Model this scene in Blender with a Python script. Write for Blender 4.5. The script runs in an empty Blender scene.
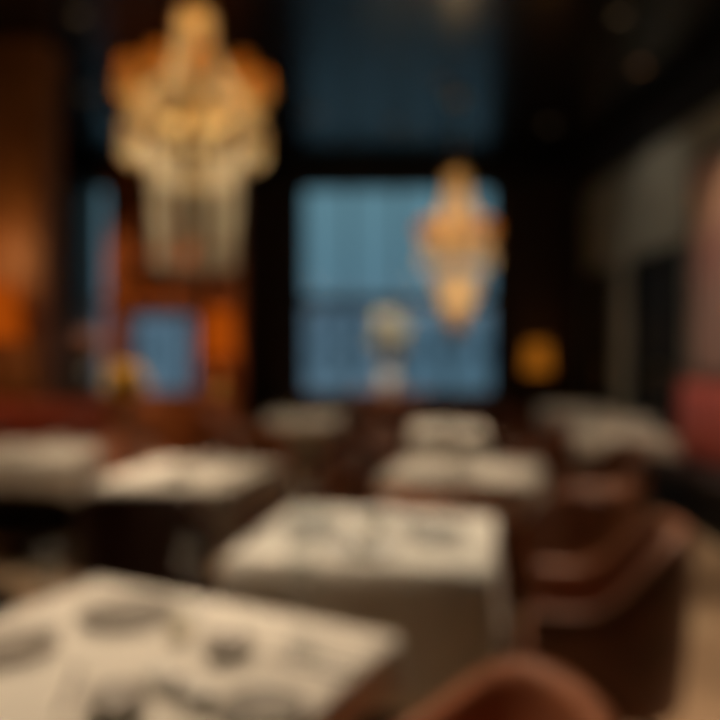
import bpy, bmesh, math, random
from mathutils import Vector, Matrix
random.seed(7)
PI = math.pi
scene = bpy.context.scene
COL = scene.collection
H = 1.45          # eye height of the camera
F = 720.0         # focal length in pixels
def at(px, py, z):
    """floor position of the point seen at pixel px,py if it lies at height z"""
    d = (H - z) * F / (py - 350.0)
    return ((px - 350.0) / F * d, d)

# ------------------------------------------------------------------ materials
def newmat(name):
    m = bpy.data.materials.new(name); m.use_nodes = True
    nt = m.node_tree; b = nt.nodes['Principled BSDF']
    return m, nt, b
def pbr(name, col, rough=.5, metal=0., spec=.5, noise=None, scale=20., bump=0., bscale=80., sheen=0., coat=0.):
    m, nt, b = newmat(name)
    b.inputs['Roughness'].default_value = rough
    b.inputs['Metallic'].default_value = metal
    b.inputs['Specular IOR Level'].default_value = spec
    b.inputs['Sheen Weight'].default_value = sheen
    b.inputs['Coat Weight'].default_value = coat
    tc = nt.nodes.new('ShaderNodeTexCoord')
    n = nt.nodes.new('ShaderNodeTexNoise'); n.inputs['Scale'].default_value = scale; n.inputs['Detail'].default_value = 4
    nt.links.new(tc.outputs['Object'], n.inputs['Vector'])
    r = nt.nodes.new('ShaderNodeValToRGB')
    k = noise if noise is not None else .12
    r.color_ramp.elements[0].position = .3; r.color_ramp.elements[1].position = .7
    r.color_ramp.elements[0].color = tuple(c * (1 - k) for c in col) + (1,)
    r.color_ramp.elements[1].color = tuple(min(1, c * (1 + k)) for c in col) + (1,)
    nt.links.new(n.outputs['Fac'], r.inputs['Fac']); nt.links.new(r.outputs['Color'], b.inputs['Base Color'])
    if bump:
        n2 = nt.nodes.new('ShaderNodeTexNoise'); n2.inputs['Scale'].default_value = bscale
        nt.links.new(tc.outputs['Object'], n2.inputs['Vector'])
        bp = nt.nodes.new('ShaderNodeBump'); bp.inputs['Strength'].default_value = bump; bp.inputs['Distance'].default_value = .01
        nt.links.new(n2.outputs['Fac'], bp.inputs['Height']); nt.links.new(bp.outputs['Normal'], b.inputs['Normal'])
    return m
def emit(name, col, s):
    m, nt, b = newmat(name); nt.nodes.remove(b)
    e = nt.nodes.new('ShaderNodeEmission'); e.inputs['Color'].default_value = (*col, 1); e.inputs['Strength'].default_value = s
    nt.links.new(e.outputs[0], nt.nodes['Material Output'].inputs['Surface'])
    return m
def wood(name, c0, c1, rough=.35, axis='Z', scale=3.):
    m, nt, b = newmat(name); b.inputs['Roughness'].default_value = rough
    tc = nt.nodes.new('ShaderNodeTexCoord'); mp = nt.nodes.new('ShaderNodeMapping')
    mp.inputs['Scale'].default_value = {'Z': (6, 6, .6), 'X': (.6, 6, 6), 'Y': (6, .6, 6)}[axis]
    n = nt.nodes.new('ShaderNodeTexNoise'); n.inputs['Scale'].default_value = scale; n.inputs['Detail'].default_value = 6; n.inputs['Distortion'].default_value = 1.5
    r = nt.nodes.new('ShaderNodeValToRGB'); r.color_ramp.elements[0].color = (*c0, 1); r.color_ramp.elements[1].color = (*c1, 1)
    r.color_ramp.elements[0].position = .35; r.color_ramp.elements[1].position = .65
    nt.links.new(tc.outputs['Object'], mp.inputs['Vector']); nt.links.new(mp.outputs[0], n.inputs['Vector'])
    nt.links.new(n.outputs['Fac'], r.inputs['Fac']); nt.links.new(r.outputs['Color'], b.inputs['Base Color'])
    return m
def thin(name, tint, gl=.04, rough=.02, transp=1.):
    """thin clear glass: transparent with a fresnel reflection"""
    m, nt, b = newmat(name); nt.nodes.remove(b)
    t = nt.nodes.new('ShaderNodeBsdfTransparent'); t.inputs['Color'].default_value = (*tint, 1)
    g = nt.nodes.new('ShaderNodeBsdfGlossy'); g.inputs['Roughness'].default_value = rough
    lw = nt.nodes.new('ShaderNodeLayerWeight'); lw.inputs['Blend'].default_value = .5
    pw = nt.nodes.new('ShaderNodeMath'); pw.operation = 'POWER'; pw.inputs[1].default_value = 4.
    f = nt.nodes.new('ShaderNodeMath'); f.operation = 'MULTIPLY_ADD'; f.inputs[1].default_value = .7; f.inputs[2].default_value = gl
    nt.links.new(lw.outputs['Facing'], pw.inputs[0]); nt.links.new(pw.outputs[0], f.inputs[0])
    mx = nt.nodes.new('ShaderNodeMixShader')
    nt.links.new(f.outputs[0], mx.inputs[0]); nt.links.new(t.outputs[0], mx.inputs[1]); nt.links.new(g.outputs[0], mx.inputs[2])
    nt.links.new(mx.outputs[0], nt.nodes['Material Output'].inputs['Surface'])
    return m
def translucent(name, col, trans=.5, gloss=.0, clear=0.):
    m, nt, b = newmat(name); nt.nodes.remove(b)
    d = nt.nodes.new('ShaderNodeBsdfDiffuse'); d.inputs['Color'].default_value = (*col, 1)
    t = nt.nodes.new('ShaderNodeBsdfTranslucent'); t.inputs['Color'].default_value = (*col, 1)
    mx = nt.nodes.new('ShaderNodeMixShader'); mx.inputs[0].default_value = trans
    nt.links.new(d.outputs[0], mx.inputs[1]); nt.links.new(t.outputs[0], mx.inputs[2]); out = mx
    if gloss:
        g = nt.nodes.new('ShaderNodeBsdfGlossy'); g.inputs['Roughness'].default_value = .15; g.inputs['Color'].default_value = (*col, 1)
        m2 = nt.nodes.new('ShaderNodeMixShader'); m2.inputs[0].default_value = gloss
        nt.links.new(out.outputs[0], m2.inputs[1]); nt.links.new(g.outputs[0], m2.inputs[2]); out = m2
    if clear:
        c = nt.nodes.new('ShaderNodeBsdfTransparent')
        m2 = nt.nodes.new('ShaderNodeMixShader'); m2.inputs[0].default_value = clear
        nt.links.new(out.outputs[0], m2.inputs[1]); nt.links.new(c.outputs[0], m2.inputs[2]); out = m2
    nt.links.new(out.outputs[0], nt.nodes['Material Output'].inputs['Surface'])
    return m

M = {}
M['cloth'] = pbr('white linen', (.80, .75, .66), .85, noise=.03, bump=.15, bscale=300, sheen=.2)
M['napkin'] = pbr('white napkin linen', (.86, .84, .78), .8, noise=.02, bump=.1, bscale=400)
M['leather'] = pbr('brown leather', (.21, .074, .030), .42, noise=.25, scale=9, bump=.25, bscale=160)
M['leather_dark_shade'] = pbr('dark brown leather with shade', (.050, .014, .008), .45, noise=.25, scale=9, bump=.25, bscale=160)  # brown leather darkened: shade of a turned-away chair back is in the colour
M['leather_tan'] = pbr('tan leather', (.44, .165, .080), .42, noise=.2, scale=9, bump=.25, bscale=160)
M['piping'] = pbr('dark piping', (.10, .03, .015), .4)
M['red'] = pbr('red leather', (.50, .10, .07), .4, noise=.15, scale=8, bump=.2)
M['black_leather'] = pbr('black leather', (.012, .008, .007), .5)
M['legwood'] = wood('dark walnut', (.02, .009, .005), (.05, .02, .012))
M['black'] = pbr('black lacquer', (.004, .004, .004), .75)
M['blackmetal'] = pbr('black metal', (.01, .01, .01), .45, metal=.6)
M['brass'] = pbr('brass', (.80, .56, .24), .28, metal=1., noise=.1)
M['silver'] = pbr('silver', (.6, .58, .55), .2, metal=1., noise=.05)
M['wood'] = wood('amber wood', (.16, .045, .010), (.34, .10, .022))
M['woodX'] = wood('amber wood horizontal', (.17, .05, .014), (.34, .105, .03), axis='X')
M['wooddark'] = wood('dark cabinet wood', (.05, .018, .008), (.11, .036, .014))
M['pillar'] = wood('polished wood panel', (.14, .050, .011), (.28, .11, .026), rough=.55)
M['wallback'] = pbr('dark brown plaster', (.020, .012, .008), .6, noise=.2, scale=3)
M['wallright'] = pbr('grey green plaster', (.30, .29, .24), .75, noise=.15, scale=2.5)
M['walldark'] = pbr('black painted plaster', (.006, .005, .004), .8)
M['wallleft'] = pbr('brown plaster', (.12, .055, .03), .7, noise=.15, scale=3)
M['curtain'] = pbr('dark brown velvet', (.035, .018, .011), .9, noise=.2, sheen=.05)
M['sheer'] = translucent('grey sheer fabric', (.24, .20, .17), .5, clear=.25)
M['plate_grey'] = pbr('grey stoneware', (.30, .275, .24), .4, noise=.15, scale=30)
M['plate_white'] = pbr('white porcelain', (.82, .80, .76), .25, noise=.02)
M['bowl_dark'] = pbr('dark stoneware', (.38, .345, .30), .35, noise=.2, scale=30)
M['glass'] = thin('clear glass', (.97, .98, .98), .04)
M['pane'] = thin('window glass', (.93, .97, .98), .008)
M['crystal'] = translucent('cut crystal', (.95, .80, .55), .45, gloss=.25, clear=.10)
M['crystal_pale'] = translucent('pale cut crystal', (.92, .86, .76), .45, gloss=.25, clear=.15)
M['bulb'] = emit('warm bulb', (1., .56, .20), 9.)
M['amber_shade'] = emit('amber shade', (1., .16, .006), .33)
M['amber_soft'] = emit('soft amber shade', (1., .30, .02), .28)
M['candle_shade'] = translucent('golden silk', (.90, .62, .26), .5)
M['candle'] = pbr('ivory wax', (.75, .62, .42), .5)
M['flower_white'] = translucent('white petals', (.86, .86, .74), .35)
M['flower_pink'] = pbr('dusty pink petals', (.42, .22, .16), .8)
M['flower_yellow'] = pbr('yellow petals', (.85, .55, .05), .7)
M['stem'] = pbr('green stems', (.05, .10, .03), .6)
M['vase_pale'] = pbr('pale blue ceramic', (.62, .70, .76), .3, noise=.03)
M['vase_dark'] = pbr('dark ceramic', (.012, .014, .015), .35)
M['downlight'] = emit('downlight lens', (1., .62, .30), .12)
M['downlight_dim'] = emit('dim downlight lens', (1., .45, .18), .22)
M['building'] = pbr('hazy facade', (.82, .76, .82), .9, noise=.1, scale=.5)
M['building_dark'] = pbr('grey facade', (.68, .70, .76), .9, noise=.1, scale=.5)
M['winlit'] = pbr('facade glazing', (.35, .38, .44), .2)

def mat_ceiling():
    m, nt, b = newmat('black lacquered ceiling')
    b.inputs['Base Color'].default_value = (.006, .005, .0045, 1)
    b.inputs['Roughness'].default_value = .25
    b.inputs['Specular IOR Level'].default_value = .5
    tc = nt.nodes.new('ShaderNodeTexCoord'); n = nt.nodes.new('ShaderNodeTexNoise'); n.inputs['Scale'].default_value = 1.2
    nt.links.new(tc.outputs['Object'], n.inputs['Vector'])
    bp = nt.nodes.new('ShaderNodeBump'); bp.inputs['Strength'].default_value = .06; bp.inputs['Distance'].default_value = .02
    nt.links.new(n.outputs['Fac'], bp.inputs['Height']); nt.links.new(bp.outputs['Normal'], b.inputs['Normal'])
    return m
M['ceiling'] = mat_ceiling()
def mat_carpet():
    m, nt, b = newmat('beige patterned carpet')
    b.inputs['Roughness'].default_value = .95; b.inputs['Specular IOR Level'].default_value = .1
    tc = nt.nodes.new('ShaderNodeTexCoord')
    v = nt.nodes.new('ShaderNodeTexVoronoi'); v.inputs['Scale'].default_value = 1.6
    n = nt.nodes.new('ShaderNodeTexNoise'); n.inputs['Scale'].default_value = 2.2; n.inputs['Detail'].default_value = 5
    nt.links.new(tc.outputs['Object'], v.inputs['Vector']); nt.links.new(tc.outputs['Object'], n.inputs['Vector'])
    a = nt.nodes.new('ShaderNodeMath'); a.operation = 'ADD'
    nt.links.new(v.outputs['Distance'], a.inputs[0]); nt.links.new(n.outputs['Fac'], a.inputs[1])
    r = nt.nodes.new('ShaderNodeValToRGB')
    r.color_ramp.elements[0].color = (.42, .31, .20, 1); r.color_ramp.elements[1].color = (.30, .20, .125, 1)
    r.color_ramp.elements[0].position = .45; r.color_ramp.elements[1].position = 1.
    nt.links.new(a.outputs[0], r.inputs['Fac']); nt.links.new(r.outputs['Color'], b.inputs['Base Color'])
    n2 = nt.nodes.new('ShaderNodeTexNoise'); n2.inputs['Scale'].default_value = 400
    nt.links.new(tc.outputs['Object'], n2.inputs['Vector'])
    bp = nt.nodes.new('ShaderNodeBump'); bp.inputs['Strength'].default_value = .4
    nt.links.new(n2.outputs['Fac'], bp.inputs['Height']); nt.links.new(bp.outputs['Normal'], b.inputs['Normal'])
    return m
M['carpet'] = mat_carpet()
def mat_painting():
    m, nt, b = newmat('abstract painting')
    b.inputs['Roughness'].default_value = .6
    tc = nt.nodes.new('ShaderNodeTexCoord'); mp = nt.nodes.new('ShaderNodeMapping'); mp.inputs['Scale'].default_value = (1, 1, 1)
    n = nt.nodes.new('ShaderNodeTexNoise'); n.inputs['Scale'].default_value = 1.5; n.inputs['Distortion'].default_value = 1.2
    sp = nt.nodes.new('ShaderNodeSeparateXYZ')
    nt.links.new(tc.outputs['Object'], mp.inputs[0]); nt.links.new(mp.outputs[0], n.inputs['Vector']); nt.links.new(tc.outputs['Object'], sp.inputs[0])
    ma = nt.nodes.new('ShaderNodeMath'); ma.operation = 'MULTIPLY_ADD'; ma.inputs[1].default_value = .5
    nt.links.new(sp.outputs['Z'], ma.inputs[0])
    n3 = nt.nodes.new('ShaderNodeMath'); n3.operation = 'MULTIPLY'; n3.inputs[1].default_value = .35
    nt.links.new(n.outputs['Fac'], n3.inputs[0]); nt.links.new(n3.outputs[0], ma.inputs[2])
    r = nt.nodes.new('ShaderNodeValToRGB'); e = r.color_ramp.elements
    e[0].position = .0; e[0].color = (.33, .20, .17, 1); e[1].position = 1.; e[1].color = (.28, .16, .22, 1)
    for p, c in ((.25, (.45, .22, .18, 1)), (.5, (.78, .47, .30, 1)), (.7, (.60, .36, .30, 1)), (.85, (.32, .20, .24, 1))):
        x = e.new(p); x.color = c
    nt.links.new(ma.outputs[0], r.inputs['Fac']); nt.links.new(r.outputs['Color'], b.inputs['Base Color'])
    return m
M['painting'] = mat_painting()

# ------------------------------------------------------------------ helpers
def obj(name, bm, mat, parent=None, smooth=True, loc=None, bevel=0, solid=0, sub=0):
    me = bpy.data.meshes.new(name)
    bmesh.ops.recalc_face_normals(bm, faces=bm.faces)
    bm.to_mesh(me); bm.free()
    if smooth:
        for p in me.polygons: p.use_smooth = True
    me.materials.append(mat if not isinstance(mat, str) else M[mat])
    o = bpy.data.objects.new(name, me); COL.objects.link(o)
    if parent: o.parent = parent
    if loc: o.location = loc
    if solid:
        s = o.modifiers.new('s', 'SOLIDIFY'); s.thickness = solid; s.offset = 0
    if bevel:
        s = o.modifiers.new('b', 'BEVEL'); s.width = bevel; s.segments = 2; s.limit_method = 'ANGLE'
    if sub:
        s = o.modifiers.new('u', 'SUBSURF'); s.levels = sub; s.render_levels = sub
    return o
def thing(name, label, cat, loc=(0, 0, 0), rz=0, group=None):
    o = bpy.data.objects.new(name, None); COL.objects.link(o); o.empty_display_size = .1
    o.location = loc; o.rotation_euler = (0, 0, rz); return tag(o, label, cat, group)
def tag(o, label, cat, group=None):
    o['label'] = label; o['category'] = cat
    if group: o['group'] = group
    return o
def struct(o, label=None, cat=None):
    o['kind'] = 'structure'
    if label: o['label'] = label
    if cat: o['category'] = cat
    return o
def dup(root, loc, rz=0, label=None, group=None, scale=None):
    r = root.copy(); COL.objects.link(r); r.location = loc; r.rotation_euler = (0, 0, rz)
    if label: r['label'] = label
    if group: r['group'] = group
    r.scale = (scale or 1,) * 3
    for ch in list(root.children):
        c = ch.copy(); COL.objects.link(c); c.parent = r
        for g in list(ch.children):
            d = g.copy(); COL.objects.link(d); d.parent = c
    return r
def BM(): return bmesh.new()
def box(bm, x0, x1, y0, y1, z0, z1):
    vs = [bm.verts.new(p) for p in ((x0, y0, z0), (x1, y0, z0), (x1, y1, z0), (x0, y1, z0), (x0, y0, z1), (x1, y0, z1), (x1, y1, z1), (x0, y1, z1))]
    for f in ((0, 3, 2, 1), (4, 5, 6, 7), (0, 1, 5, 4), (1, 2, 6, 5), (2, 3, 7, 6), (3, 0, 4, 7)): bm.faces.new([vs[i] for i in f])
    return bm
def bx(*a): return box(BM(), *a)
def lathe(bm, prof, n=24, c=(0, 0, 0), fn=None):
    rings = []
    for r, z in prof:
        if r < 1e-5: rings.append([bm.verts.new((c[0], c[1], c[2] + z))]); continue
        ring = []
        for i in range(n):
            a = 2 * PI * i / n; rr = r * (fn(a, z) if fn else 1)
            ring.append(bm.verts.new((c[0] + rr * math.cos(a), c[1] + rr * math.sin(a), c[2] + z)))
        rings.append(ring)
    for A, B in zip(rings, rings[1:]):
        for i in range(n):
            j = (i + 1) % n
            if len(A) == 1 and len(B) == 1: continue
            if len(A) == 1: bm.faces.new((A[0], B[i], B[j]))
            elif len(B) == 1: bm.faces.new((A[i], A[j], B[0]))
            else: bm.faces.new((A[i], A[j], B[j], B[i]))
    return bm
def tube(bm, pts, rad, n=8):
    pts = [Vector(p) for p in pts]; rings = []
    rads = rad if isinstance(rad, (list, tuple)) else [rad] * len(pts)
    for i, p in enumerate(pts):
        t = (pts[min(i + 1, len(pts) - 1)] - pts[max(i - 1, 0)]).normalized()
        u = t.cross(Vector((0, 0, 1)));
        if u.length < 1e-3: u = t.cross(Vector((1, 0, 0)))
        u.normalize(); v = t.cross(u)
        rings.append([bm.verts.new(p + rads[i] * (math.cos(2 * PI * k / n) * u + math.sin(2 * PI * k / n) * v)) for k in range(n)])
    for A, B in zip(rings, rings[1:]):
        for k in range(n): bm.faces.new((A[k], A[(k + 1) % n], B[(k + 1) % n], B[k]))
    bm.faces.new(rings[0][::-1]); bm.faces.new(rings[-1])
    return bm
def ball(bm, c, r, n=8, sq=1.):
    m = Matrix.Translation(c) @ Matrix.Diagonal((r, r, r * sq, 1))
    bmesh.ops.create_icosphere(bm, subdivisions=1 if n < 10 else 2, radius=1, matrix=m); return bm
def rloc(c, rot, u, v):
    cr, sr = math.cos(rot), math.sin(rot)
    return (c[0] + u * cr - v * sr, c[1] + u * sr + v * cr)

# ------------------------------------------------------------------ room shell
XL, XR, YB, YF, ZC = -3.95, 3.25, 10.0, -2.2, 4.05
W1 = (-.70, 2.04, .82, 3.76)     # window 1 opening: x0,x1,z0,z1
W2 = (-3.86, -1.50, .82, 3.76)
struct(obj('floor', bx(XL - .2, XR + .2, YF - .2, YB + .2, -.1, 0), 'carpet', smooth=False))
struct(obj('ceiling', bx(XL - .2, XR + .2, YF - .2, YB + .2, ZC, ZC + .1), 'ceiling', smooth=False))
b = BM()
xs = [XL - .2, W2[0], W2[1], W1[0], W1[1], XR + .2]
for i in (0, 2, 4): box(b, xs[i], xs[i + 1], YB, YB + .2, 0, ZC)
for w in (W1, W2):
    box(b, w[0], w[1], YB, YB + .2, 0, w[2]); box(b, w[0], w[1], YB, YB + .2, w[3], ZC)
struct(obj('wall_back', b, 'wallback', smooth=False))
struct(obj('wall_left', bx(XL - .2, XL, YF, YB, 0, ZC), 'wallleft', smooth=False))
struct(obj('wall_front', bx(XL - .2, XR + .2, YF - .2, YF, 0, ZC), 'wallleft', smooth=False))
# right wall with two door openings
DR = [(7.0, 8.35), (8.85, 9.85)]; DZ = 2.5
b = BM()
ys = [YF, DR[0][0], DR[0][1], DR[1][0], DR[1][1], YB]
for i in (0, 2, 4): box(b, XR, XR + .2, ys[i], ys[i + 1], 0, 3.62)
for d in DR: box(b, XR, XR + .2, d[0], d[1], DZ, 3.62)
struct(obj('wall_right', b, 'wallright', smooth=False))
struct(obj('trim_1', bx(XR - .06, XR + .2, YF, YB, 3.62, ZC), 'walldark', smooth=False))
for k, d in enumerate(DR):
    e = bpy.data.objects.new('door_%d' % (k + 1), None); COL.objects.link(e); e.location = (XR + .1, d[0], 0); struct(e)
    w = d[1] - d[0]
    b = BM(); box(b, -.12, .1, 0, .05, 0, DZ); box(b, -.12, .1, w - .05, w, 0, DZ); box(b, -.12, .1, .05, w - .05, DZ - .05, DZ)
    obj('door_frame', b, 'black', e, bevel=.005)
    for s in (0, 1):
        y0 = .055 + s * (w - .1) / 2; y1 = y0 + (w - .12) / 2
        b = bx(-.02, .03, y0, y1, .01, DZ - .055)
        for (a0, a1) in ((.2, 1.0), (1.15, DZ - .25)):
            box(b, -.03, -.02, y0 + .08, y1 - .08, a0, a1)
        lf = obj('door_leaf', b, 'black', e, bevel=.004)
        yy = y1 - .05 if s == 0 else y0 + .05
        obj('door_handle', tube(BM(), [(-.03, yy, .95), (-.08, yy, .95), (-.08, yy, 1.25), (-.03, yy, 1.25)], .01), 'brass', lf)
struct(obj('baseboard_left', bx(XL, XL + .02, YF, YB, 0, .14), 'wooddark', smooth=False, bevel=.004))
b = BM()
box(b, XR - .02, XR, YF, DR[0][0], 0, .14); box(b, XR - .02, XR, DR[0][1], DR[1][0], 0, .14)
struct(obj('baseboard_right', b, 'black', smooth=False, bevel=.004))
struct(obj('baseboard_back', bx(XL + .02, XR - .02, YB - .02, YB, 0, .14), 'black', smooth=False, bevel=.004))
# windows
def window(n, w, nx, transoms):
    e = bpy.data.objects.new('window_%d' % n, None); COL.objects.link(e); e.location = ((w[0] + w[1]) / 2, YB + .08, w[2]); struct(e)
    hw, hh = (w[1] - w[0]) / 2, w[3] - w[2]; t = .06
    b = BM(); box(b, -hw, hw, -.05, .05, 0, t); box(b, -hw, hw, -.05, .05, hh - t, hh)
    box(b, -hw, -hw + t, -.05, .05, t, hh - t); box(b, hw - t, hw, -.05, .05, t, hh - t)
    obj('window_frame', b, 'blackmetal', e, smooth=False)
    for i in range(1, nx):
        x = -hw + 2 * hw * i / nx
        obj('mullion', bx(x - .022, x + .022, -.035, .035, t, hh - t), 'blackmetal', e, smooth=False)
    for z, th in transoms:
        obj('transom', bx(-hw + t, hw - t, -.03, .03, z - th / 2 - w[2], z + th / 2 - w[2]), 'blackmetal', e, smooth=False)
    obj('window_pane', bx(-hw + t, hw - t, -.004, .004, t, hh - t), 'pane', e, smooth=False)
    obj('window_sill', bx(-hw - .05, hw + .05, -.2, -.05, -.03, .0), 'wooddark', e, bevel=.005)
window(1, W1, 4, [(2.12, .14)])
window(2, W2, 3, [(2.12, .10)])
# cornice behind the header
struct(obj('trim_2', bx(XL, XR, YB - .05, YB, ZC - .14, ZC), 'black', smooth=False, bevel=.01))
# timber pillar at the left
def pillar():
    b = BM(); x0, x1, y0, y1 = -3.30, -2.58, 6.05, 6.45
    box(b, x0, x1, y0, y1, 0, ZC)
    for k in range(2):
        u0 = x0 + .05 + k * .32; box(b, u0, u0 + .29, y0 - .02, y0, .35, 3.85)
    box(b, x0 - .03, x1 + .03, y0 - .03, y1 + .03, 0, .2)
    box(b, x0 - .03, x1 + .03, y0 - .03, y1 + .03, ZC - .1, ZC)
    return struct(obj('trim_3', b, 'pillar', smooth=False, bevel=.006))
pillar()

# ------------------------------------------------------------------ curtains
def curtain(name, x0, x1, y, z0, z1, mat, label, folds, amp=.05, solid=.006, rail=None):
    e = thing(name, label, 'curtain', ((x0 + x1) / 2, y, 0))
    b = BM(); n = folds * 10; hw = (x1 - x0) / 2; rows = 14; g = []
    for r in range(rows + 1):
        z = z0 + (z1 - z0) * r / rows; row = []
        for i in range(n + 1):
            u = i / n
            a = amp * (1.0 + .25 * math.sin(r * .5 + i * .05))
            row.append(b.verts.new((-hw + 2 * hw * u, a * math.sin(u * folds * 2 * PI + .15 * math.sin(r * .6)), z)))
        g.append(row)
    for r in range(rows):
        for i in range(n): b.faces.new((g[r][i], g[r][i + 1], g[r + 1][i + 1], g[r + 1][i]))
    obj('drape', b, mat, e, solid=solid)
    obj('curtain_rail', tube(BM(), [(-hw - .03, 0, z1 + .02), (hw + .03, 0, z1 + .02)], .014), 'blackmetal', e)
    return e
curtain('curtain', -1.42, -.74, 9.80, .02, 3.84, 'curtain', 'dark brown floor-length curtain left of the big window', 7)
curtain('curtain', 2.08, 2.92, 9.80, .02, 3.84, 'curtain', 'dark brown floor-length curtain right of the big window', 8)
curtain('sheer_curtain', -3.84, -3.40, 9.78, .02, 3.84, 'sheer', 'thin grey sheer curtain beside the wooden pillar, over the left window', 5, .03, .002)

# ------------------------------------------------------------------ display cabinet (left, in front of window 2)
def cabinet():
    x0, x1, y0, y1 = -3.02, -1.36, 8.9, 9.3
    cx = (x0 + x1) / 2; e = thing('display_cabinet', 'tall amber wood display cabinet with an open middle, left of the dark curtain', 'cabinet', (cx, (y0 + y1) / 2, 0))
    hw = (x1 - x0) / 2; d = .2; T = 3.72
    oL, oR = -2.76 - cx, -1.93 - cx
    b = BM()
    box(b, -hw, oL, -d, d, 0, T)                       # left post (deep casing)
    box(b, hw - .05, hw, -d, d, 0, T)
    box(b, oL, hw - .05, -d, d, 0, .08); box(b, oL, hw - .05, -d, d, T - .1, T)
    box(b, oR, oR + .06, -d, d, .92, T - .1)
    box(b, oL, oR, d - .03, d, 2.0, T - .1)            # back board of the upper bays
    box(b, oR + .06, hw - .05, d - .03, d, .08, T - .1)
    box(b, oL, oR + .06, -d, d, .08, .12)
    obj('carcass', b, 'wood', e, smooth=False, bevel=.004)
    obj('counter', bx(oL, hw - .05, -d - .04, d, .88, .93), 'woodX', e, bevel=.006)
    obj('lintel', bx(oL, oR, -d, d, 1.88, 2.02), 'wooddark', e, bevel=.006)
    for z in (2.5, 3.0): obj('shelf', bx(oL, oR, -d + .02, d - .03, z, z + .03), 'wooddark', e, bevel=.003)
    for z in (2.05, 2.6, 3.1): obj('shelf', bx(oR + .06, hw - .05, -d + .02, d - .03, z, z + .03), 'wooddark', e, bevel=.003)
    dw = (hw - .05 - oL) / 3
    for k in range(3):
        a = oL + k * dw
        b = bx(a + .006, a + dw - .006, -d - .022, -d, .12, .87); box(b, a + .07, a + dw - .07, -d - .03, -d - .022, .2, .79)
        o = obj('door', b, 'woodX', e, bevel=.004)
        obj('knob', lathe(BM(), [(0, -.0), (.012, 0), (.012, .015), (.018, .02), (.0, .035)], 12), 'brass', o, loc=(a + dw - .05, -d - .022, .55)).rotation_euler = (PI / 2, 0, 0)
    return cx, (y0 + y1) / 2, oL, oR, hw
CB = cabinet()

def bottle(x, y, z, mat, label, h=.3, group='bottles in the display cabinet'):
    e = thing('bottle', label, 'bottle', (x, y, z), 0, group)
    obj('bottle_body', lathe(BM(), [(0, 0), (.042, 0), (.045, .01), (.045, h * .58), (.03, h * .68), (.015, h * .75), (.014, h * .95), (0, h * .95)], 16), mat, e)
    obj('stopper', lathe(BM(), [(0, h * .95), (.017, h * .95), (.017, h * 1.06), (0, h * 1.06)], 12), 'brass', e)
    return e
M['amber_glass'] = pbr('amber glass', (.62, .16, .02), .15, noise=.05)
M['brown_glass'] = pbr('brown glass', (.12, .035, .012), .12, noise=.05)
cx, cy, oL, oR, hw = CB
P3 = ['at the left end of', 'left of centre on', 'right of centre on', 'at the right end of']
for zi, (z, zn) in enumerate(((2.02, 'bottom shelf'), (2.53, 'middle shelf'), (3.03, 'top shelf'))):
    for k in range(4):
        m = ('amber_glass', 'brown_glass')[(k + zi) % 2]
        bottle(cx + oL + .12 + k * .2, cy - .02, z, m, '%s bottle with a brass stopper %s the cabinet\'s wide %s' % (('amber', 'brown')[(k + zi) % 2], P3[k], zn), .34 - .03 * ((k * 7 + zi) % 3))

def lamp_shade_mesh(r0, r1, h):
    return lathe(BM(), [(r0, 0), (r1, h), (r1 - .004, h), (r0 - .004, 0), (r0, 0)], 32)
def table_lamp(x, y, z, label, r=.19, h=.36, mat='amber_shade'):
    e = thing('table_lamp', label, 'lamp', (x, y, z))
    obj('lamp_base', lathe(BM(), [(0, 0), (.085, 0), (.085, .02), (.03, .04), (.05, .12), (.055, .2), (.03, .3), (.012, .34), (.012, .5), (0, .5)], 24), 'brass', e)
    obj('lamp_shade', lamp_shade_mesh(r, r * .8, h), mat, e, loc=(0, 0, .44))
    obj('bulb', ball(BM(), (0, 0, .58), .035, 12), 'bulb', e)
    return e
def plight(loc, w, col=(1., .55, .22), r=.05, name='point'):
    l = bpy.data.lights.new(name, 'POINT'); l.energy = w; l.color = col; l.shadow_soft_size = r
    o = bpy.data.objects.new(name, l); COL.objects.link(o); o.location = loc; return o
table_lamp(cx + (oR + .06 + hw - .05) / 2 + .01, cy - .06, .93, 'table lamp with a glowing orange shade in the narrow bay of the cabinet', .215, .60)
plight((cx + (oR + hw) / 2, cy - .35, 1.25), 1.3, (1, .35, .08), .1)
# ------------------------------------------------------------------ wall sconces
def sconce(loc, label, r, h, mat, arm=.14):
    e = thing('wall_lamp', label, 'lamp', loc)
    obj('wall_plate', lathe(BM(), [(0, 0), (.05, 0), (.045, .015), (0, .02)], 20), 'brass', e, loc=(0, 0, 0)).rotation_euler = (PI / 2, 0, 0)
    obj('arm', tube(BM(), [(0, -.01, 0), (0, -arm * .5, -.03), (0, -arm, 0), (0, -arm, .05)], .009), 'brass', e)
    obj('lamp_shade', lamp_shade_mesh(r, r * .78, h), mat, e, loc=(0, -arm, -h / 2 + .03))
    return e
sconce((-2.84, 6.03, 1.72), 'glowing orange wall lamp on the wooden pillar at the left edge', .19, .44, 'amber_shade', .24)
plight((-2.9, 5.62, 2.25), 10, (1, .55, .22), .2); plight((-2.9, 5.62, 1.36), 1.5, (1, .50, .18), .15)
e = sconce((2.48, 9.72, 1.32), 'small glowing amber wall lamp to the right of the big window', .175, .38, 'amber_soft', .2)
# bracket post that carries the small lamp in front of the curtain
obj('wall_bracket', bx(-.03, .03, 0, .20, -.05, .05), 'brass', e)
plight((2.57, 9.3, 1.65), 1.2, (1, .40, .10))

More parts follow.
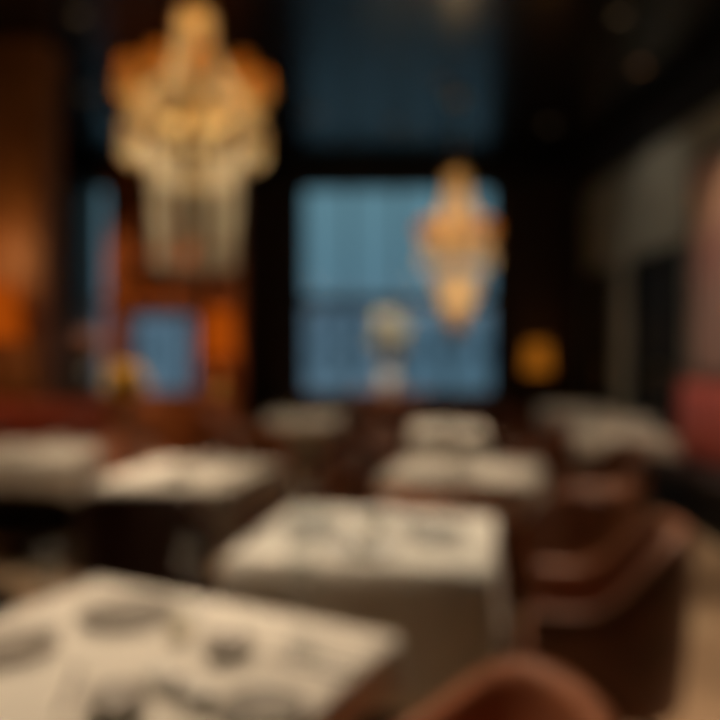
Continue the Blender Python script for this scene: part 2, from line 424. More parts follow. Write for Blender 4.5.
# ------------------------------------------------------------------ painting on the right wall, lit by an added spot
e = thing('painting', 'large abstract painting in peach and mauve on the right wall above the red bench', 'painting', (XR - .03, 5.75, 2.2))
obj('canvas', bx(-.015, .02, -.98, .98, -.95, .95), 'painting', e, smooth=False)
b = BM(); box(b, -.03, .03, -1.03, -.98, -1, 1); box(b, -.03, .03, .98, 1.03, -1, 1); box(b, -.03, .03, -.98, .98, -1, -.95); box(b, -.03, .03, -.98, .98, .95, 1)
obj('picture_frame', b, 'legwood', e, bevel=.006)

# ------------------------------------------------------------------ red benches
def bench(x, y, rz, L, label, back=1.12):
    e = thing('banquette', label, 'bench', (x, y, 0), rz)
    b = bx(-L / 2, L / 2, -.48, .0, .0, .30); obj('plinth', b, 'black', e, bevel=.01)
    n = max(2, round(L / .8)); w = L / n
    for k in range(n):
        a = -L / 2 + k * w
        obj('seat_cushion', bx(a + .005, a + w - .005, -.50, -.10, .305, .47), 'black_leather', e, bevel=.04)
        b = BM(); g = []
        for i in range(13):
            u = i / 12; row = []
            for j in range(9):
                v = j / 8; bul = .035 * (math.sin(PI * u) ** .5) * (math.sin(PI * min(.98, max(.02, v))) ** .5)
                row.append(b.verts.new((a + .004 + (w - .008) * u, -.09 + .05 * v - bul, .44 + (back - .44) * v)))
            g.append(row)
        for i in range(12):
            for j in range(8): b.faces.new((g[i][j], g[i + 1][j], g[i + 1][j + 1], g[i][j + 1]))
        obj('back_cushion', b, 'red', e, solid=.02)
    obj('back_panel', bx(-L / 2, L / 2, -.03, .0, .30, back + .02), 'red', e, bevel=.01)
    return e
bench(XR - .02, 5.85, -PI / 2, 2.2, 'bench with a red leather back and black seat along the right wall under the painting', 1.14)
bench(-2.78, 6.0, 0, 1.5, 'bench with a red leather back in front of the wooden pillar at the left edge', 1.02)

# ------------------------------------------------------------------ tub chairs
def upath(n_arc=22, n_arm=6, R=.27, L=.24):
    pts = []
    for i in range(n_arm): pts.append(((R, L * (1 - i / n_arm)), (1, 0)))
    for i in range(n_arc + 1):
        a = -PI * i / n_arc; pts.append(((R * math.cos(a), R * math.sin(a)), (math.cos(a), math.sin(a))))
    for i in range(1, n_arm + 1): pts.append(((-R, L * i / n_arm), (-1, 0)))
    return pts
def chair_proto(kind, back=.86, armh=.62, mat='leather', inner=None):
    e = thing('tub_chair', kind, 'chair', (0, 0, 0), 0)
    P = upath(); n = len(P); T = .065; z0 = .24
    def height(i):
        u = abs(i / (n - 1) - .5) * 2          # 0 at back, 1 at arm front
        s = min(1, max(0, (u - .22) / .55)); s = s * s * (3 - 2 * s)
        return back + (armh - back) * s
    b = BM(); rings = []
    for i, ((x, y), (nx, ny)) in enumerate(P):
        h = height(i); ring = []
        sec = [(-.045, z0), (-.015, z0 + .02), (0, z0 + .15), (.012, (z0 + h) / 2), (.022, h - .06)]
        for k in range(7):
            a = PI * k / 6; sec.append((.022 - T / 2 + T / 2 * math.cos(a) , h - .035 + .035 * math.sin(a)))
        sec += [(.022 - T, h - .06), (-T - .01, (z0 + h) / 2 + .05), (-T - .02, .40), (-T - .02, z0)]
        for o_, z in sec: ring.append(b.verts.new((x + nx * o_, y + ny * o_, z)))
        rings.append(ring)
    m = len(rings[0])
    for A, B in zip(rings, rings[1:]):
        for k in range(m): b.faces.new((A[k], A[(k + 1) % m], B[(k + 1) % m], B[k]))
    b.faces.new(rings[0][::-1]); b.faces.new(rings[-1])
    obj('backrest', b, mat, e)
    # piping along the outer edge of the rim
    pp = []
    for i, ((x, y), (nx, ny)) in enumerate(P):
        pp.append((x + nx * .024, y + ny * .024, height(i) - .05))
    obj('piping', tube(BM(), pp, .005, 6), 'piping', e)
    # seat base and cushion follow the inside of the shell
    def slab(inset, y_front, za, zb, crown):
        b = BM(); Q = [(x + nx * -inset, y + ny * -inset) for (x, y), (nx, ny) in upath(22, 6, .27, y_front)]
        cxx, cyy = 0, .02; lay = []
        for sc, z in ((.98, za), (1, za + .015), (1, zb - .025), (.97, zb - .006), (.85, zb + crown * .5), (.5, zb + crown)):
            lay.append([b.verts.new((cxx + (x - cxx) * sc, cyy + (y - cyy) * sc, z)) for x, y in Q])
        for A, B in zip(lay, lay[1:]):
            for k in range(len(Q)): b.faces.new((A[k], A[(k + 1) % len(Q)], B[(k + 1) % len(Q)], B[k]))
        b.faces.new(lay[0][::-1]); b.faces.new(lay[-1]); return b
    obj('seat_frame', slab(.088, .22, .245, .335, 0), 'legwood', e)
    obj('seat_cushion', slab(.090, .27, .336, .455, .015), inner or mat, e)
    for sx in (-1, 1):
        for yy, sp in ((.17, 1), (-.13, -1)):
            x = .17 * sx
            obj('leg', tube(BM(), [(x, yy, .255), (x + .03 * sx, yy + .03 * sp, 0)], [.02, .012], 10), 'legwood', e)
    return e
first = {}
def chair(x, y, face, label, mat='leather', back=.86, armh=.62, group='brown leather tub chairs around the tables'):
    """face = (dx,dy) direction the sitter looks"""
    rz = math.atan2(face[1], face[0]) - PI / 2
    key = (mat, back, armh)
    if key not in first:
        o = chair_proto(label, back, armh, mat); first[key] = o
        o.location = (x, y, 0); o.rotation_euler = (0, 0, rz); o['group'] = group
        return o
    return dup(first[key], (x, y, 0), rz, label, group)

# ------------------------------------------------------------------ tables and cloths
def table(cx, cy, w, d, rot, where, drop=.42, seed=0, flare=.035):
    e = thing('dining_table', 'pedestal dining table under the white cloth, ' + where, 'table', (cx, cy, 0), rot)
    obj('tabletop', bx(-w / 2 + .02, w / 2 - .02, -d / 2 + .02, d / 2 - .02, .715, .742), 'legwood', e, bevel=.004)
    obj('pedestal', lathe(BM(), [(0, .025), (.06, .025), (.05, .06), (.035, .12), (.035, .66), (.07, .715), (0, .715)], 20), 'blackmetal', e)
    obj('base', lathe(BM(), [(0, 0), (.23, 0), (.23, .012), (.06, .028), (0, .028)], 32), 'blackmetal', e)
    # cloth
    rr = random.Random(seed + 5); per = []; k = 14; R = .03
    hw, hd = w / 2 + .006, d / 2 + .006
    cs = [(hw, -hd), (hw, hd), (-hw, hd), (-hw, -hd)]
    for c in range(4):
        a, b2 = cs[c], cs[(c + 1) % 4]
        for i in range(k):
            u = i / k; per.append(((a[0] + (b2[0] - a[0]) * u, a[1] + (b2[1] - a[1]) * u), u))
    b = BM(); N = len(per); rings = []
    for s in (.12, .35, .6, .8, .93):
        rings.append([b.verts.new((p[0] * s, p[1] * s, .7475 + .0008 * rr.random())) for p, u in per])
    def edge(p, off): return (p[0] + off * p[0] / hw, p[1] + off * p[1] / hd)
    rings.append([b.verts.new((p[0], p[1], .7465)) for p, u in per])
    rows = 7; ph = [rr.random() * 6 for _ in range(4)]
    for r in range(1, rows + 1):
        t = r / rows; ring = []
        for i, (p, u) in enumerate(per):
            c = i // k; corner = 1 - min(u, 1 - u) * 2
            corner = corner ** 5
            out = .004 + flare * t * (.35 + .65 * corner) + .014 * t * math.sin(u * 2 * PI * 3 + ph[c]) * (1 - corner)
            # push outward along the side's normal
            q = [p[0], p[1]]
            if abs(abs(p[0]) - hw) < 1e-6: q[0] += math.copysign(out, p[0])
            if abs(abs(p[1]) - hd) < 1e-6: q[1] += math.copysign(out, p[1])
            ring.append(b.verts.new((q[0], q[1], .7465 - .004 - drop * t - (.05 * corner * t))))
        rings.append(ring)
    b.faces.new(rings[0][::-1])
    for A, B in zip(rings, rings[1:]):
        for i in range(N): b.faces.new((A[i], A[(i + 1) % N], B[(i + 1) % N], B[i]))
    o = obj('tablecloth', b, 'cloth', solid=.002)
    o.location = (cx, cy, .0015); o.rotation_euler = (0, 0, rot)
    tag(o, 'white linen tablecloth draped over the table ' + where, 'tablecloth', 'white tablecloths')
    return (cx, cy), rot
ZT = .751
# near table: corner (.11,1.77), edge directions from the photo
A1 = math.radians(-26)
c_ = rloc((.11, 1.77), A1, -.49, -.58)
T1 = table(c_[0], c_[1], .98, 1.16, A1, 'nearest the camera at the lower left', .09, 1, .012)
A2 = math.radians(-12)
c_ = rloc((-.42, 2.45), A2, .44, .40)
T2 = table(c_[0], c_[1], .88, .80, A2, 'in the centre, just behind the nearest one', .46, 2)
A3 = math.radians(-18)
T3 = table(.68, 4.25, .82, .82, A3, 'right of centre, in front of the farther chandelier', .34, 3)
T4 = table(-.90, 4.15, .78, .80, math.radians(-12), 'left of centre, under the big chandelier', .22, 4)
T5 = table(-2.20, 5.08, .90, .72, math.radians(-6), 'at the left edge beside the red bench', .22, 5)
T6 = table(.86, 6.35, .62, 1.0, math.radians(-8), 'directly below the farther chandelier', .36, 6)
T7 = table(-.42, 7.35, .8, .8, math.radians(10), 'far back in front of the big window', .26, 7)
T8 = table(2.22, 6.15, .74, .74, 0, 'beside the red bench at the right wall', .12, 8)
T9 = table(2.72, 8.15, .62, 2.0, 0, 'along the right wall by the black doors', .20, 9)

# ------------------------------------------------------------------ chairs in the room
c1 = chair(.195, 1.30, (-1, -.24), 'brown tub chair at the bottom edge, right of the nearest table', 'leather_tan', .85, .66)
c1.scale = (.96,) * 3
chair(.88, 2.52, (-1, .28), 'dark brown tub chair seen from its side, right of the centre table', 'leather', .86, .62)
chair(1.06, 3.40, (-.2, 1), 'brown tub chair seen from behind, in front of the table right of centre')
chair(1.58, 4.55, (-1, -.1), 'brown tub chair at the right side of the table right of centre')
chair(-.22, 3.80, (-1, .35), 'brown tub chair between the centre table and the table left of it', back=.93, armh=.62)
chair(-.93, 3.25, (-.05, 1), 'brown tub chair with shade in its leather colour, seen from behind, in front of the table left of centre', 'leather_dark_shade')
chair(-1.34, 2.22, (1, .3), 'dark brown tub chair cut by the left edge, beside the nearest table', 'leather_dark_shade')
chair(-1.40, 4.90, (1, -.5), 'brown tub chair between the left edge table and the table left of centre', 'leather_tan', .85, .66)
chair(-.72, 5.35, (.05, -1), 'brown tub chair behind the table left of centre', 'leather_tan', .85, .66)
chair(.10, 5.25, (1, .2), 'brown tub chair left of the table below the farther chandelier')
chair(.20, 6.38, (1, 0), 'farther brown tub chair left of the table below the farther chandelier')
chair(1.54, 6.0, (-1, .1), 'brown tub chair right of the table below the farther chandelier')
chair(.62, 8.2, (-.3, -1), 'brown tub chair standing in front of the long sideboard, under the white flowers')
chair(-1.2, 7.3, (1, 0), 'brown tub chair left of the far table by the window', 'leather_tan', .85, .66)
chair(.36, 7.5, (-1, 0), 'brown tub chair right of the far table by the window')
chair(1.72, 7.05, (.6, -1), 'brown tub chair at the left of the red bench table')
chair(.38, 3.52, (.2, 1), 'brown tub chair seen from behind, between the centre table and the one right of centre', 'leather_tan', .80, .64)

# ------------------------------------------------------------------ sideboard and flowers at the window
e = thing('sideboard', 'long dark wood sideboard under the big window', 'sideboard', (.65, 9.42, 0))
b = bx(-1.25, 1.25, -.2, .2, .12, .84); obj('body', b, 'wooddark', e, bevel=.006)
obj('top', bx(-1.3, 1.3, -.23, .22, .841, .88), 'woodX', e, bevel=.006)
for k in range(4):
    a = -1.24 + k * .62
    o = obj('door', bx(a + .01, a + .61, -.22, -.20, .15, .82), 'wooddark', e, bevel=.005)
    obj('knob', ball(BM(), (a + (.55 if k % 2 == 0 else .07), -.235, .5), .014, 12), 'brass', o)
for sx in (-1.15, 1.15):
    for sy in (-.14, .14): obj('leg', tube(BM(), [(sx, sy, .125), (sx, sy, 0)], [.025, .018], 10), 'legwood', e)
def bouquet(loc, label, vh, vr, vmat, fmat, zc, rx, rz, n, fr, seed, name='flower_vase'):
    e = thing(name, label, 'flowers', loc); r = random.Random(seed)
    obj('vase', lathe(BM(), [(0, 0), (vr * .7, 0), (vr * .75, .01), (vr, vh * .35), (vr * .85, vh * .7), (vr * .5, vh * .88), (vr * .6, vh), (vr * .52, vh), (vr * .42, vh * .88), (vr * .78, vh * .68), (vr * .9, vh * .35), (vr * .6, .03), (0, .03)], 28), vmat, e)
    for i in range(n):
        while True:
            p = Vector((r.uniform(-1, 1), r.uniform(-1, 1), r.uniform(-1, 1)))
            if p.length < 1: break
        p = Vector((p.x * rx, p.y * rx, zc + p.z * rz))
        mid = Vector((p.x * .3, p.y * .3, vh * .9 + (p.z - vh * .9) * .45))
        st = obj('stem', tube(BM(), [(p.x * .04, p.y * .04, .05), (p.x * .08, p.y * .08, vh * .9), mid, p], .003, 5), 'stem', e)
        b = BM()
        for k in range(7):      # petals
            a = 2 * PI * k / 7 + r.random()
            dv = Vector((math.cos(a), math.sin(a), .35 + .3 * r.random())).normalized()
            q = p + dv * fr * .55
            mt = Matrix.Translation(q) @ dv.to_track_quat('X', 'Z').to_matrix().to_4x4() @ Matrix.Diagonal((fr * .6, fr * .38, fr * .12, 1))
            bmesh.ops.create_icosphere(b, subdivisions=1, radius=1, matrix=mt)
        ball(b, p + Vector((0, 0, fr * .2)), fr * .25)
        obj('flower', b, fmat, st)
    return e
bouquet((.50, 9.36, .88), 'tall vase of white flowers on the sideboard in front of the window', .42, .15, 'vase_pale', 'flower_white', .72, .22, .33, 95, .085, 3)
# plant stand with yellow flowers, dark floor vase
e = thing('side_table', 'small round side table holding the yellow flowers, by the wooden cabinet', 'side table', (-2.62, 8.35, 0))
obj('top', lathe(BM(), [(0, .66), (.22, .66), (.225, .675), (.22, .69), (0, .69)], 32), 'wooddark', e)
obj('pedestal', lathe(BM(), [(0, .012), (.05, .02), (.02, .06), (.02, .6), (.06, .66), (0, .66)], 20), 'blackmetal', e)
obj('base', lathe(BM(), [(0, 0), (.16, 0), (.16, .012), (0, .02)], 28), 'blackmetal', e)
bouquet((-2.62, 8.35, .691), 'small vase of yellow flowers on the round side table at the left', .20, .07, 'vase_dark', 'flower_yellow', .38, .23, .20, 95, .08, 5)
bouquet((-3.02, 8.25, 0), 'tall dark floor vase with dusty pink blooms between the pillar and the yellow flowers', 1.25, .19, 'vase_dark', 'flower_pink', 1.48, .20, .16, 40, .075, 8, 'floor_vase')

# ------------------------------------------------------------------ tableware
proto = {}
def place(kind, builder, name, x, y, z, rz, label, cat, group):
    if kind not in proto:
        e = builder(thing(name, label, cat, (x, y, z), rz, group)); proto[kind] = e; return e
    return dup(proto[kind], (x, y, z), rz, label, group)
def mk_plate(r, mat):
    def f(e):
        prof = [(0, .004), (r * .55, .004), (r * .6, 0), (r * .66, .003), (r * .98, .016), (r, .019), (r * .97, .021), (r * .68, .010), (r * .6, .008), (0, .008)]
        obj('plate_body', lathe(BM(), prof, 40), mat, e)
        obj('rim_line', lathe(BM(), [(r * .86, .0175), (r * .88, .0182), (r * .90, .0187), (r * .89, .0192), (r * .87, .0186), (r * .86, .0175)], 40), 'brass' if mat == 'plate_white' else 'bowl_dark', e)
        return e
    return f
def mk_bowl(r, mat):
    def f(e):
        obj('bowl_body', lathe(BM(), [(0, 0), (r * .5, 0), (r * .52, .006), (r * .85, r * .35), (r, r * .62), (r * .96, r * .62), (r * .8, r * .35), (r * .45, .014), (0, .012)], 36), mat, e); return e
    return f
def mk_glass(e):
    obj('bowl', lathe(BM(), [(.004, .09), (.02, .096), (.036, .125), (.039, .155), (.031, .205), (.0295, .205), (.037, .155), (.034, .127), (.018, .10), (0, .098)], 24), 'glass', e)
    obj('stem', lathe(BM(), [(.0045, .004), (.0035, .03), (.0035, .08), (.005, .092)], 12), 'glass', e)
    obj('foot', lathe(BM(), [(0, 0), (.034, 0), (.034, .0015), (.008, .004), (0, .005)], 24), 'glass', e)
    return e
def mk_napkin(e):   # linen napkin rolled through a silver ring
    b = BM(); n = 24
    prof = [(0, -.095), (.012, -.097), (.020, -.09), (.019, -.05), (.0155, -.012), (.0155, .012), (.019, .05), (.021, .09), (.013, .097), (0, .094)]
    lathe(b, prof, n, fn=lambda a, z: 1 + .10 * math.cos(5 * a) + .06 * math.sin(9 * a + z * 20))
    bmesh.ops.rotate(b, verts=b.verts, cent=(0, 0, 0), matrix=Matrix.Rotation(PI / 2, 3, 'X'))
    bmesh.ops.translate(b, verts=b.verts, vec=(0, 0, .023))
    obj('rolled_cloth', b, 'napkin', e)
    b = lathe(BM(), [(.018, -.012), (.021, -.01), (.0205, .01), (.018, .012), (.018, -.012)], 24)
    bmesh.ops.rotate(b, verts=b.verts, cent=(0, 0, 0), matrix=Matrix.Rotation(PI / 2, 3, 'X'))
    bmesh.ops.translate(b, verts=b.verts, vec=(0, 0, .023))
    obj('napkin_ring', b, 'silver', e)
    return e
def mk_fork(e):
    b = BM()
    box(b, -.004, .004, -.10, .02, .0, .003)
    vs = [(-.004, .02), (.004, .02), (.012, .045), (-.012, .045)]
    lo = [b.verts.new((x, y, .001)) for x, y in vs]; hi = [b.verts.new((x, y, .004)) for x, y in vs]
    b.faces.new(lo[::-1]); b.faces.new(hi)
    for i in range(4): b.faces.new((lo[i], lo[(i + 1) % 4], hi[(i + 1) % 4], hi[i]))
    for k in range(4): box(b, -.012 + k * .0067, -.0085 + k * .0067, .045, .095, .001, .004)
    obj('fork_body', b, 'silver', e, bevel=.0008); return e
def mk_knife(e):
    obj('handle', bx(-.006, .006, -.11, -.01, 0, .005), 'silver', e, bevel=.002)
    b = BM(); vs = [(-.006, -.01), (.006, -.01), (.008, .06), (.004, .105), (-.006, .11)]
    lo = [b.verts.new((x, y, .0015)) for x, y in vs]; hi = [b.verts.new((x, y, .003)) for x, y in vs]
    b.faces.new(lo[::-1]); b.faces.new(hi)
    for i in range(5): b.faces.new((lo[i], lo[(i + 1) % 5], hi[(i + 1) % 5], hi[i]))
    obj('blade', b, 'silver', e); return e
def mk_votive(e):
    obj('holder', lathe(BM(), [(0, 0), (.03, 0), (.034, .07), (.031, .07), (.027, .006), (0, .006)], 24), 'glass', e)
    obj('candle', lathe(BM(), [(0, .007), (.024, .007), (.024, .04), (0, .038)], 20), 'candle', e)
    return e
def plate(x, y, label, r=.12, mat='plate_white', group='dinner plates'): return place('p%s%.3f' % (mat, r), mk_plate(r, mat), 'dinner_plate', x, y, ZT, 0, label, 'plate', group)
def bowl(x, y, label, r=.06, mat='bowl_dark', z=ZT): return place('b%s%.3f' % (mat, r), mk_bowl(r, mat), 'bowl', x, y, z, 0, label, 'bowl', 'small bowls on the tables')
def glass(x, y, label): return place('glass', mk_glass, 'wine_glass', x, y, ZT, 0, label, 'glass', 'wine glasses')
def napkin(x, y, rz, label, z=ZT): return place('napkin', mk_napkin, 'napkin', x, y, z, rz, label, 'napkin', 'rolled napkins')
def fork(x, y, rz, label): return place('fork', mk_fork, 'fork', x, y, ZT + .0005, rz, label, 'fork', 'forks')
def knife(x, y, rz, label): return place('knife', mk_knife, 'knife', x, y, ZT + .0005, rz, label, 'knife', 'knives')
def votive(x, y, label): return place('votive', mk_votive, 'candle_holder', x, y, ZT, 0, label, 'candle holder', 'candle holders')

near = 'on the nearest table'
def pa(px, py): return at(px, py, ZT)
x, y = pa(128, 616); plate(x, y, 'wide grey plate %s by its far left corner' % near, .125, 'plate_grey')
x, y = pa(12, 652); plate(x, y, 'grey plate %s at the left edge of the photo' % near, .10, 'plate_grey')
x, y = pa(228, 655); bowl(x, y, 'small grey bowl near the middle of the nearest table', .058)
x, y = pa(116, 714); bowl(x, y, 'grey bowl %s at the bottom edge, left one of two' % near, .060)
x, y = pa(262, 716); plate(x, y, 'small grey plate %s at the bottom edge' % near, .085, 'plate_grey')
x, y = pa(305, 668); knife(x, y, 1.05, 'silver knife lying right of the small grey bowl')
x, y = pa(325, 662); fork(x, y, 1.05, 'silver fork lying beside the knife on the nearest table')
x, y = pa(70, 690); knife(x, y, .2, 'silver knife left of the grey bowl at the bottom edge')
x, y = pa(190, 612); glass(x, y, 'wine glass %s right of the wide grey plate' % near)
x, y = pa(300, 640); glass(x, y, 'wine glass %s near its right far edge' % near)
x, y = pa(48, 628); glass(x, y, 'wine glass %s left of the wide grey plate' % near)
x, y = pa(180, 700); napkin(x, y, .9, 'rolled white napkin lying near the front of the nearest table')
x, y = pa(180, 640); votive(x, y, 'ivory candle in a glass holder left of the small grey bowl')
mid = 'on the centre table'
c, r = T2
for (u, v, nm) in ((0, -.23, 'near side'), (.23, 0, 'right side'), (0, .23, 'far side'), (-.23, 0, 'left side')):
    x, y = rloc(c, r, u, v)
    plate(x, y, 'white dinner plate %s, %s' % (mid, nm), .12)
    napkin(x, y, r + (PI / 2 if u else 0), 'rolled white napkin lying on the %s plate of the centre table' % nm, ZT + .0145)
    x, y = rloc(c, r, u * 1.15 + (.17 if v else 0) * (1 if v > 0 else -1), v * 1.15 + (.17 if u else 0) * (1 if u > 0 else -1)); glass(x, y, 'wine glass %s next to its %s plate' % (mid, nm))
x, y = rloc(c, r, 0, 0); votive(x, y, 'candle in a glass holder at the middle of the centre table')
def setting(T, nm, d=.24, plates=((0, -1, 'near'), (0, 1, 'far'))):
    c, r = T
    for u, v, w in plates:
        x, y = rloc(c, r, u * d, v * d)
        plate(x, y, 'white dinner plate on the %s side of the table %s' % (w, nm), .12)
        napkin(x, y, r + (PI / 2 if u else 0), 'rolled white napkin on the %s plate of the table %s' % (w, nm), ZT + .0145)
        x, y = rloc(c, r, u * d + .18 * v, v * d + .18 * u); glass(x, y, 'wine glass by the %s plate of the table %s' % (w, nm))
    x, y = rloc(c, r, -.05, 0); votive(x, y, 'candle holder in the middle of the table %s' % nm)
LR = ((-1, 0, 'left'), (1, 0, 'right'))
setting(T3, 'right of centre'); setting(T4, 'left of centre')
setting(T5, 'at the left edge'); setting(T6, 'below the farther chandelier', .3)
setting(T7, 'far back by the window', .24, LR); setting(T8, 'beside the right red bench', .22, LR)
c, r = T9
for k, nm in enumerate(('nearest', 'middle', 'farthest')):
    plate(c[0], c[1] - .7 + .7 * k, '%s white plate on the long table along the right wall' % nm, .12)

# ------------------------------------------------------------------ chandeliers
def strand_mesh(L, n, r):
    b = BM()
    for i in range(n):
        z = -L * (i + .5) / n; s = r * (1 if i % 3 else 1.25)
        m = Matrix.Translation((0, 0, z)) @ Matrix.Diagonal((s, s, L / n * .52, 1))
        bmesh.ops.create_icosphere(b, subdivisions=1, radius=1, matrix=m)
    m = Matrix.Translation((0, 0, -L - .02)) @ Matrix.Diagonal((r * 1.3, r * 1.3, .035, 1))
    bmesh.ops.create_icosphere(b, subdivisions=1, radius=1, matrix=m)
    me = bpy.data.meshes.new('crystal_strand'); b.to_mesh(me); b.free(); return me
def crown_basket(e, top):
    for z, r_ in ((top - .10, .105), (top - .20, .11), (top - .29, .11)):
        obj('crown_band', tube(BM(), [(r_ * math.cos(2 * PI * k / 28), r_ * math.sin(2 * PI * k / 28), z) for k in range(29)], .010, 6), 'brass', e)
def chandelier(x, y, top, label, R, zr, zmid, low, low_mat, glow, narm=10):
    """R ring radius, zr height of the arm ring, zmid lower ring, low = list of (radius top, radius bottom, z top, z bottom, count)"""
    e = thing('chandelier', label, 'chandelier', (x, y, 0), 0, 'golden crystal chandeliers')
    obj('ceiling_rose', lathe(BM(), [(0, ZC), (.09, ZC), (.085, ZC - .03), (.03, ZC - .05), (0, ZC - .05)], 28), 'brass', e)
    obj('chain', tube(BM(), [(0, 0, ZC - .05), (0, 0, top)], .010, 8), 'brass', e)
    obj('crown', lathe(BM(), [(0, top), (.04, top), (.08, top - .02), (.10, top - .07), (.105, top - .10), (.09, top - .10), (.05, top - .06), (0, top - .05)], 28, fn=lambda a, z: 1 + .05 * math.cos(8 * a)), 'brass', e)
    zb = min(l[3] for l in low)
    obj('column', lathe(BM(), [(0, top - .05), (.02, top - .06), (.02, top - .2), (.05, top - .26), (.025, top - .32), (.025, zr + .15), (.07, zr + .08), (.09, zr), (.05, zr - .08), (.02, zr - .12), (.02, zmid), (.05, zmid - .04), (0, zmid - .08)], 24), 'brass', e)
    for rr_, zz, nm in ((R, zr - .10, 'crystal_ring'), (low[0][0], zmid, 'lower_ring')):
        obj(nm, tube(BM(), [(rr_ * math.cos(2 * PI * k / 36), rr_ * math.sin(2 * PI * k / 36), zz) for k in range(37)], .009, 6), 'brass', e)
    # arms with candle, silk shade and bulb
    ab = tube(BM(), [(.05, 0, zr), (R * .35, 0, zr - .10), (R * .7, 0, zr - .13), (R * .95, 0, zr - .06), (R * .97, 0, zr + .03)], .010, 8)
    arm0 = obj('arm', ab, 'brass', e)
    cup = obj('candle_cup', lathe(BM(), [(0, zr + .02), (.035, zr + .04), (.04, zr + .06), (.015, zr + .05), (0, zr + .05)], 16, (R * .97, 0, 0)), 'brass', arm0)
    can = obj('candle_sleeve', lathe(BM(), [(.012, zr + .05), (.012, zr + .14), (0, zr + .14)], 12, (R * .97, 0, 0)), 'candle', arm0)
    bul = obj('bulb', lathe(BM(), [(0, zr + .14), (.014, zr + .155), (.016, zr + .175), (.006, zr + .21), (0, zr + .22)], 12, (R * .97, 0, 0)), 'bulb', arm0)
    sh = obj('silk_shade', lathe(BM(), [(.072, zr + .10), (.045, zr + .23), (.043, zr + .23), (.070, zr + .10), (.072, zr + .10)], 20, (R * .97, 0, 0)), 'candle_shade', arm0)
    for k in range(1, narm):
        a = 2 * PI * k / narm; c = arm0.copy(); COL.objects.link(c); c.parent = e; c.rotation_euler = (0, 0, a)
        for g in (cup, can, bul, sh):
            d = g.copy(); COL.objects.link(d); d.parent = c
    def strands(n, r0, r1, z0, z1, bead, mat, off=0.):
        L = math.hypot(r0 - r1, z0 - z1) - .05; me = strand_mesh(L, max(3, int(L / .032)), bead); me.materials.append(M[mat])
        tilt = math.atan2(r0 - r1, z0 - z1)
        for k in range(n):
            a = 2 * PI * (k + off) / n
            o = bpy.data.objects.new('crystal_strand', me); COL.objects.link(o); o.parent = e
            o.location = (r0 * math.cos(a), r0 * math.sin(a), z0); o.rotation_euler = (0, tilt, a)
    ztop = top - .10
    crown_basket(e, top)
    strands(16, .10, .11, ztop, ztop - .22, .014, 'crystal')
    strands(24, .11, R * .90, ztop - .20, zr - .04, .013, 'crystal')            # swags from crown to ring
    strands(28, R, R * 1.0, zr - .10, zmid + .10, .015, 'crystal')
    for i, (ra, rb, za, zb_, n) in enumerate(low): strands(n, ra, rb, za, zb_, .015, low_mat, .5 * i)
    for dz, w in glow: plight((x, y, dz), w, (1., .80, .48), .12, 'chandelier_light')
    return e
# nearer one, top left
chandelier(-.905, 4.2, 3.50, 'large golden crystal chandelier hanging at the upper left', .405, 2.84, 2.46,
           [(.25, .22, 2.50, 1.92, 14), (.36, .20, 2.66, 2.44, 16)], 'crystal_pale', [(3.28, 2.5), (2.92, 12), (2.58, 7), (2.2, 2.0)])
chandelier(1.10, 7.4, 3.36, 'farther golden crystal chandelier in front of the big window', .37, 2.54, 2.20,
           [(.25, .05, 2.22, 1.58, 20), (.15, .04, 2.22, 1.64, 10)], 'crystal', [(3.12, 1.5), (2.76, 7), (2.40, 7), (2.0, 3.0)])

# ------------------------------------------------------------------ ceiling downlights
def downlight(x, y, label, dim=False, vis=True):
    e = thing('ceiling_light', label, 'ceiling light', (x, y, ZC), 0, 'recessed ceiling downlights')
    obj('bezel', lathe(BM(), [(.055, 0), (.075, 0), (.075, -.008), (.055, -.012), (.055, 0)], 28), 'blackmetal', e)
    obj('lens', lathe(BM(), [(0, -.003), (.055, -.003), (.055, -.001), (0, -.001)], 24), 'downlight_dim' if dim else 'downlight', e)
def spot(x, y, tx, ty, tz, w, ang=44, col=(1., .77, .54), blend=.6):
    l = bpy.data.lights.new('downlight_or_fill_beam', 'SPOT'); l.energy = w; l.color = col; l.spot_size = math.radians(ang); l.spot_blend = blend; l.shadow_soft_size = .14
    o = bpy.data.objects.new('downlight_or_fill_beam', l); COL.objects.link(o); o.location = (x, y, ZC - .03)
    o.rotation_euler = (Vector((tx, ty, tz)) - Vector((x, y, ZC - .03))).to_track_quat('-Z', 'Y').to_euler()
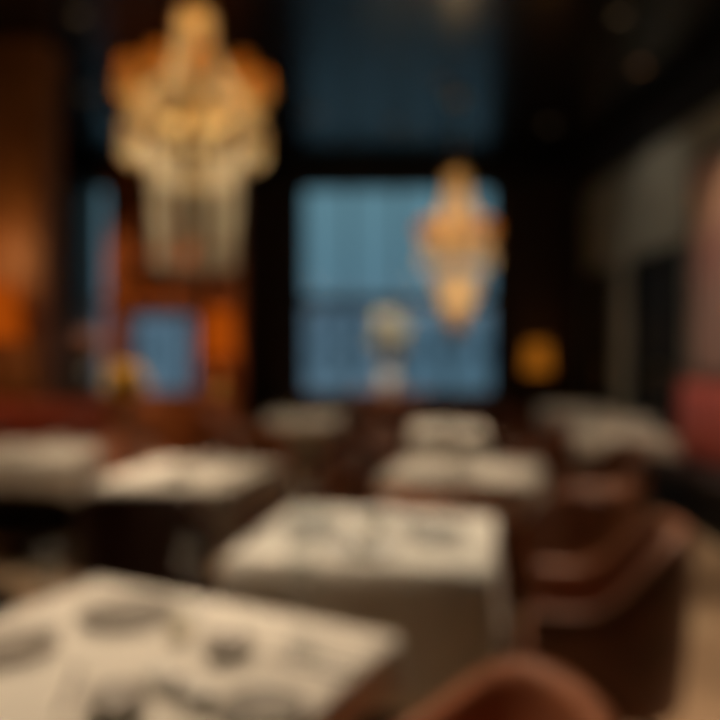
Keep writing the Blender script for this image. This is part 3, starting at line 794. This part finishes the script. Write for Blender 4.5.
DL = [  # x, y, target, watts, angle, label
    (-.75, 2.55, (-.48, 1.48, .75), 410, 40, 'between the nearest and the centre table'),
    (.16, 3.75, (-.02, 2.72, .75), 450, 30, 'behind the centre table'),
    (.80, 5.05, (.42, 4.2, .75), 330, 25, 'behind the table right of centre'),
    (-1.80, 4.5, (-.90, 4.12, .75), 420, 28, 'left of the big chandelier'),
    (-2.1, 5.6, (-2.1, 5.0, .75), 110, 34, 'over the left edge table'),
    (.90, 7.0, (.86, 6.3, .75), 380, 28, 'over the table below the farther chandelier'),
    (-.40, 7.9, (-.42, 7.2, .75), 190, 46, 'over the far table by the window'),
    (2.30, 8.3, (2.65, 8.1, .75), 48, 46, 'over the long table at the right wall'),
    (2.10, 5.6, (2.75, 6.0, .8), 150, 50, 'over the right red bench table'),
    (2.35, 3.3, (1.9, 2.6, 0), 400, 50, 'over the carpet at the right'),
    (2.35, 5.0, (2.2, 4.2, 0), 150, 56, 'over the aisle by the right wall'),
    (1.35, 3.55, (1.12, 2.72, .7), 320, 21, 'added to light the tub chair right of the centre table'),  # added fixture and beam, only to brighten the chair's rim and inside
    (-2.70, 7.3, (-2.70, 8.32, 1.15), 480, 22, 'added to light the yellow and pink flowers by the cabinet'),  # added lamp that lifts the flowers beside the cabinet
    (-1.95, 4.3, (-1.9, 4.0, 0), 220, 50, 'over the aisle at the left'),
    (.50, 8.3, (.50, 9.36, 1.45), 900, 20, 'added to light the white flowers'),  # extra lamp put in to make the bouquet bright
]
for x, y, t, w, a, nm in DL:
    downlight(x, y, 'small round recessed ceiling downlight ' + nm); spot(x, y, *t, w, a, (1., .82, .60) if 'centre table' in nm and 'behind' in nm else (1., .77, .54))
downlight(2.66, 6.6, 'dim round ceiling downlight at the upper right of the photo', True)
# bare spots added to brighten the painting, right wall and cabinet; no fixtures
spot(2.2, 5.6, XR, 5.9, 2.1, 115, 48, (1, .80, .64))
spot(2.0, 7.4, XR, 7.6, 2.9, 18, 70, (1, .92, .78))
spot(-2.3, 7.4, -2.3, 9.1, 1.6, 280, 60, (1, .62, .32))

# ------------------------------------------------------------------ outside
w = bpy.data.worlds.new('dusk sky'); scene.world = w; w.use_nodes = True
nt = w.node_tree; bg = nt.nodes['Background']
tc = nt.nodes.new('ShaderNodeTexCoord'); sp = nt.nodes.new('ShaderNodeSeparateXYZ'); nt.links.new(tc.outputs['Generated'], sp.inputs[0])
r = nt.nodes.new('ShaderNodeValToRGB'); el = r.color_ramp.elements
el[0].position = 0.; el[0].color = (.135, .165, .21, 1); el[1].position = .28; el[1].color = (.115, .22, .26, 1)
x_ = el.new(.10); x_.color = (.09, .175, .225, 1)
nt.links.new(sp.outputs['Z'], r.inputs['Fac']); nt.links.new(r.outputs['Color'], bg.inputs['Color']); bg.inputs['Strength'].default_value = 1.15
def building(x, y, w_, h, mat, label, nx, nz):
    e = thing('building', label, 'building', (x, y, -8), 0)
    obj('facade', bx(-w_ / 2, w_ / 2, 0, 10, 0, h), mat, e, smooth=False)
    obj('roof', bx(-w_ / 2 - .3, w_ / 2 + .3, -.3, 10.3, h, h + .6), mat, e, smooth=False)
    for i in range(nx):
        for k in range(nz):
            a = -w_ / 2 + w_ * (i + .5) / nx; z = 8 + (h - 8) * (k + .4) / nz
            obj('window', bx(a - w_ / nx * .28, a + w_ / nx * .28, -.05, .0, z - .8, z + .8), 'winlit', e, smooth=False)
building(-2.5, 55, 9, 12.5, 'building', 'pale mauve apartment block seen low in the left half of the big window', 5, 2)
building(9.5, 60, 10, 11.3, 'building_dark', 'grey block seen low in the right half of the big window', 5, 1)
building(-19.5, 58, 9, 12.0, 'building', 'pale block seen through the open bay of the cabinet', 4, 1)
g = obj('ground', bx(-60, 60, YB + 1, 120, -8.2, -8), 'building_dark', smooth=False); struct(g)

# ------------------------------------------------------------------ camera
cam = bpy.data.cameras.new('camera'); co = bpy.data.objects.new('camera', cam); COL.objects.link(co)
co.location = (0, 0, H); co.rotation_euler = (PI / 2, 0, 0)
cam.sensor_width = 36; cam.lens = 36; cam.shift_x = 10 / 720; cam.shift_y = -10 / 720; cam.clip_start = .01; cam.clip_end = 500
cam.dof.use_dof = True; cam.dof.focus_distance = .20
BLUR = 36.
A_ = BLUR / (720 / .20)
cam.dof.aperture_fstop = .036 / A_
scene.camera = co
scene.view_settings.view_transform = 'Standard'; scene.view_settings.look = 'None'
scene.view_settings.exposure = 0; scene.view_settings.gamma = 1; scene.view_settings.use_curve_mapping = False
scene.cycles.use_denoising = True
scene.cycles.max_bounces = 8; scene.cycles.transparent_max_bounces = 24
scene.cycles.sample_clamp_indirect = 4.
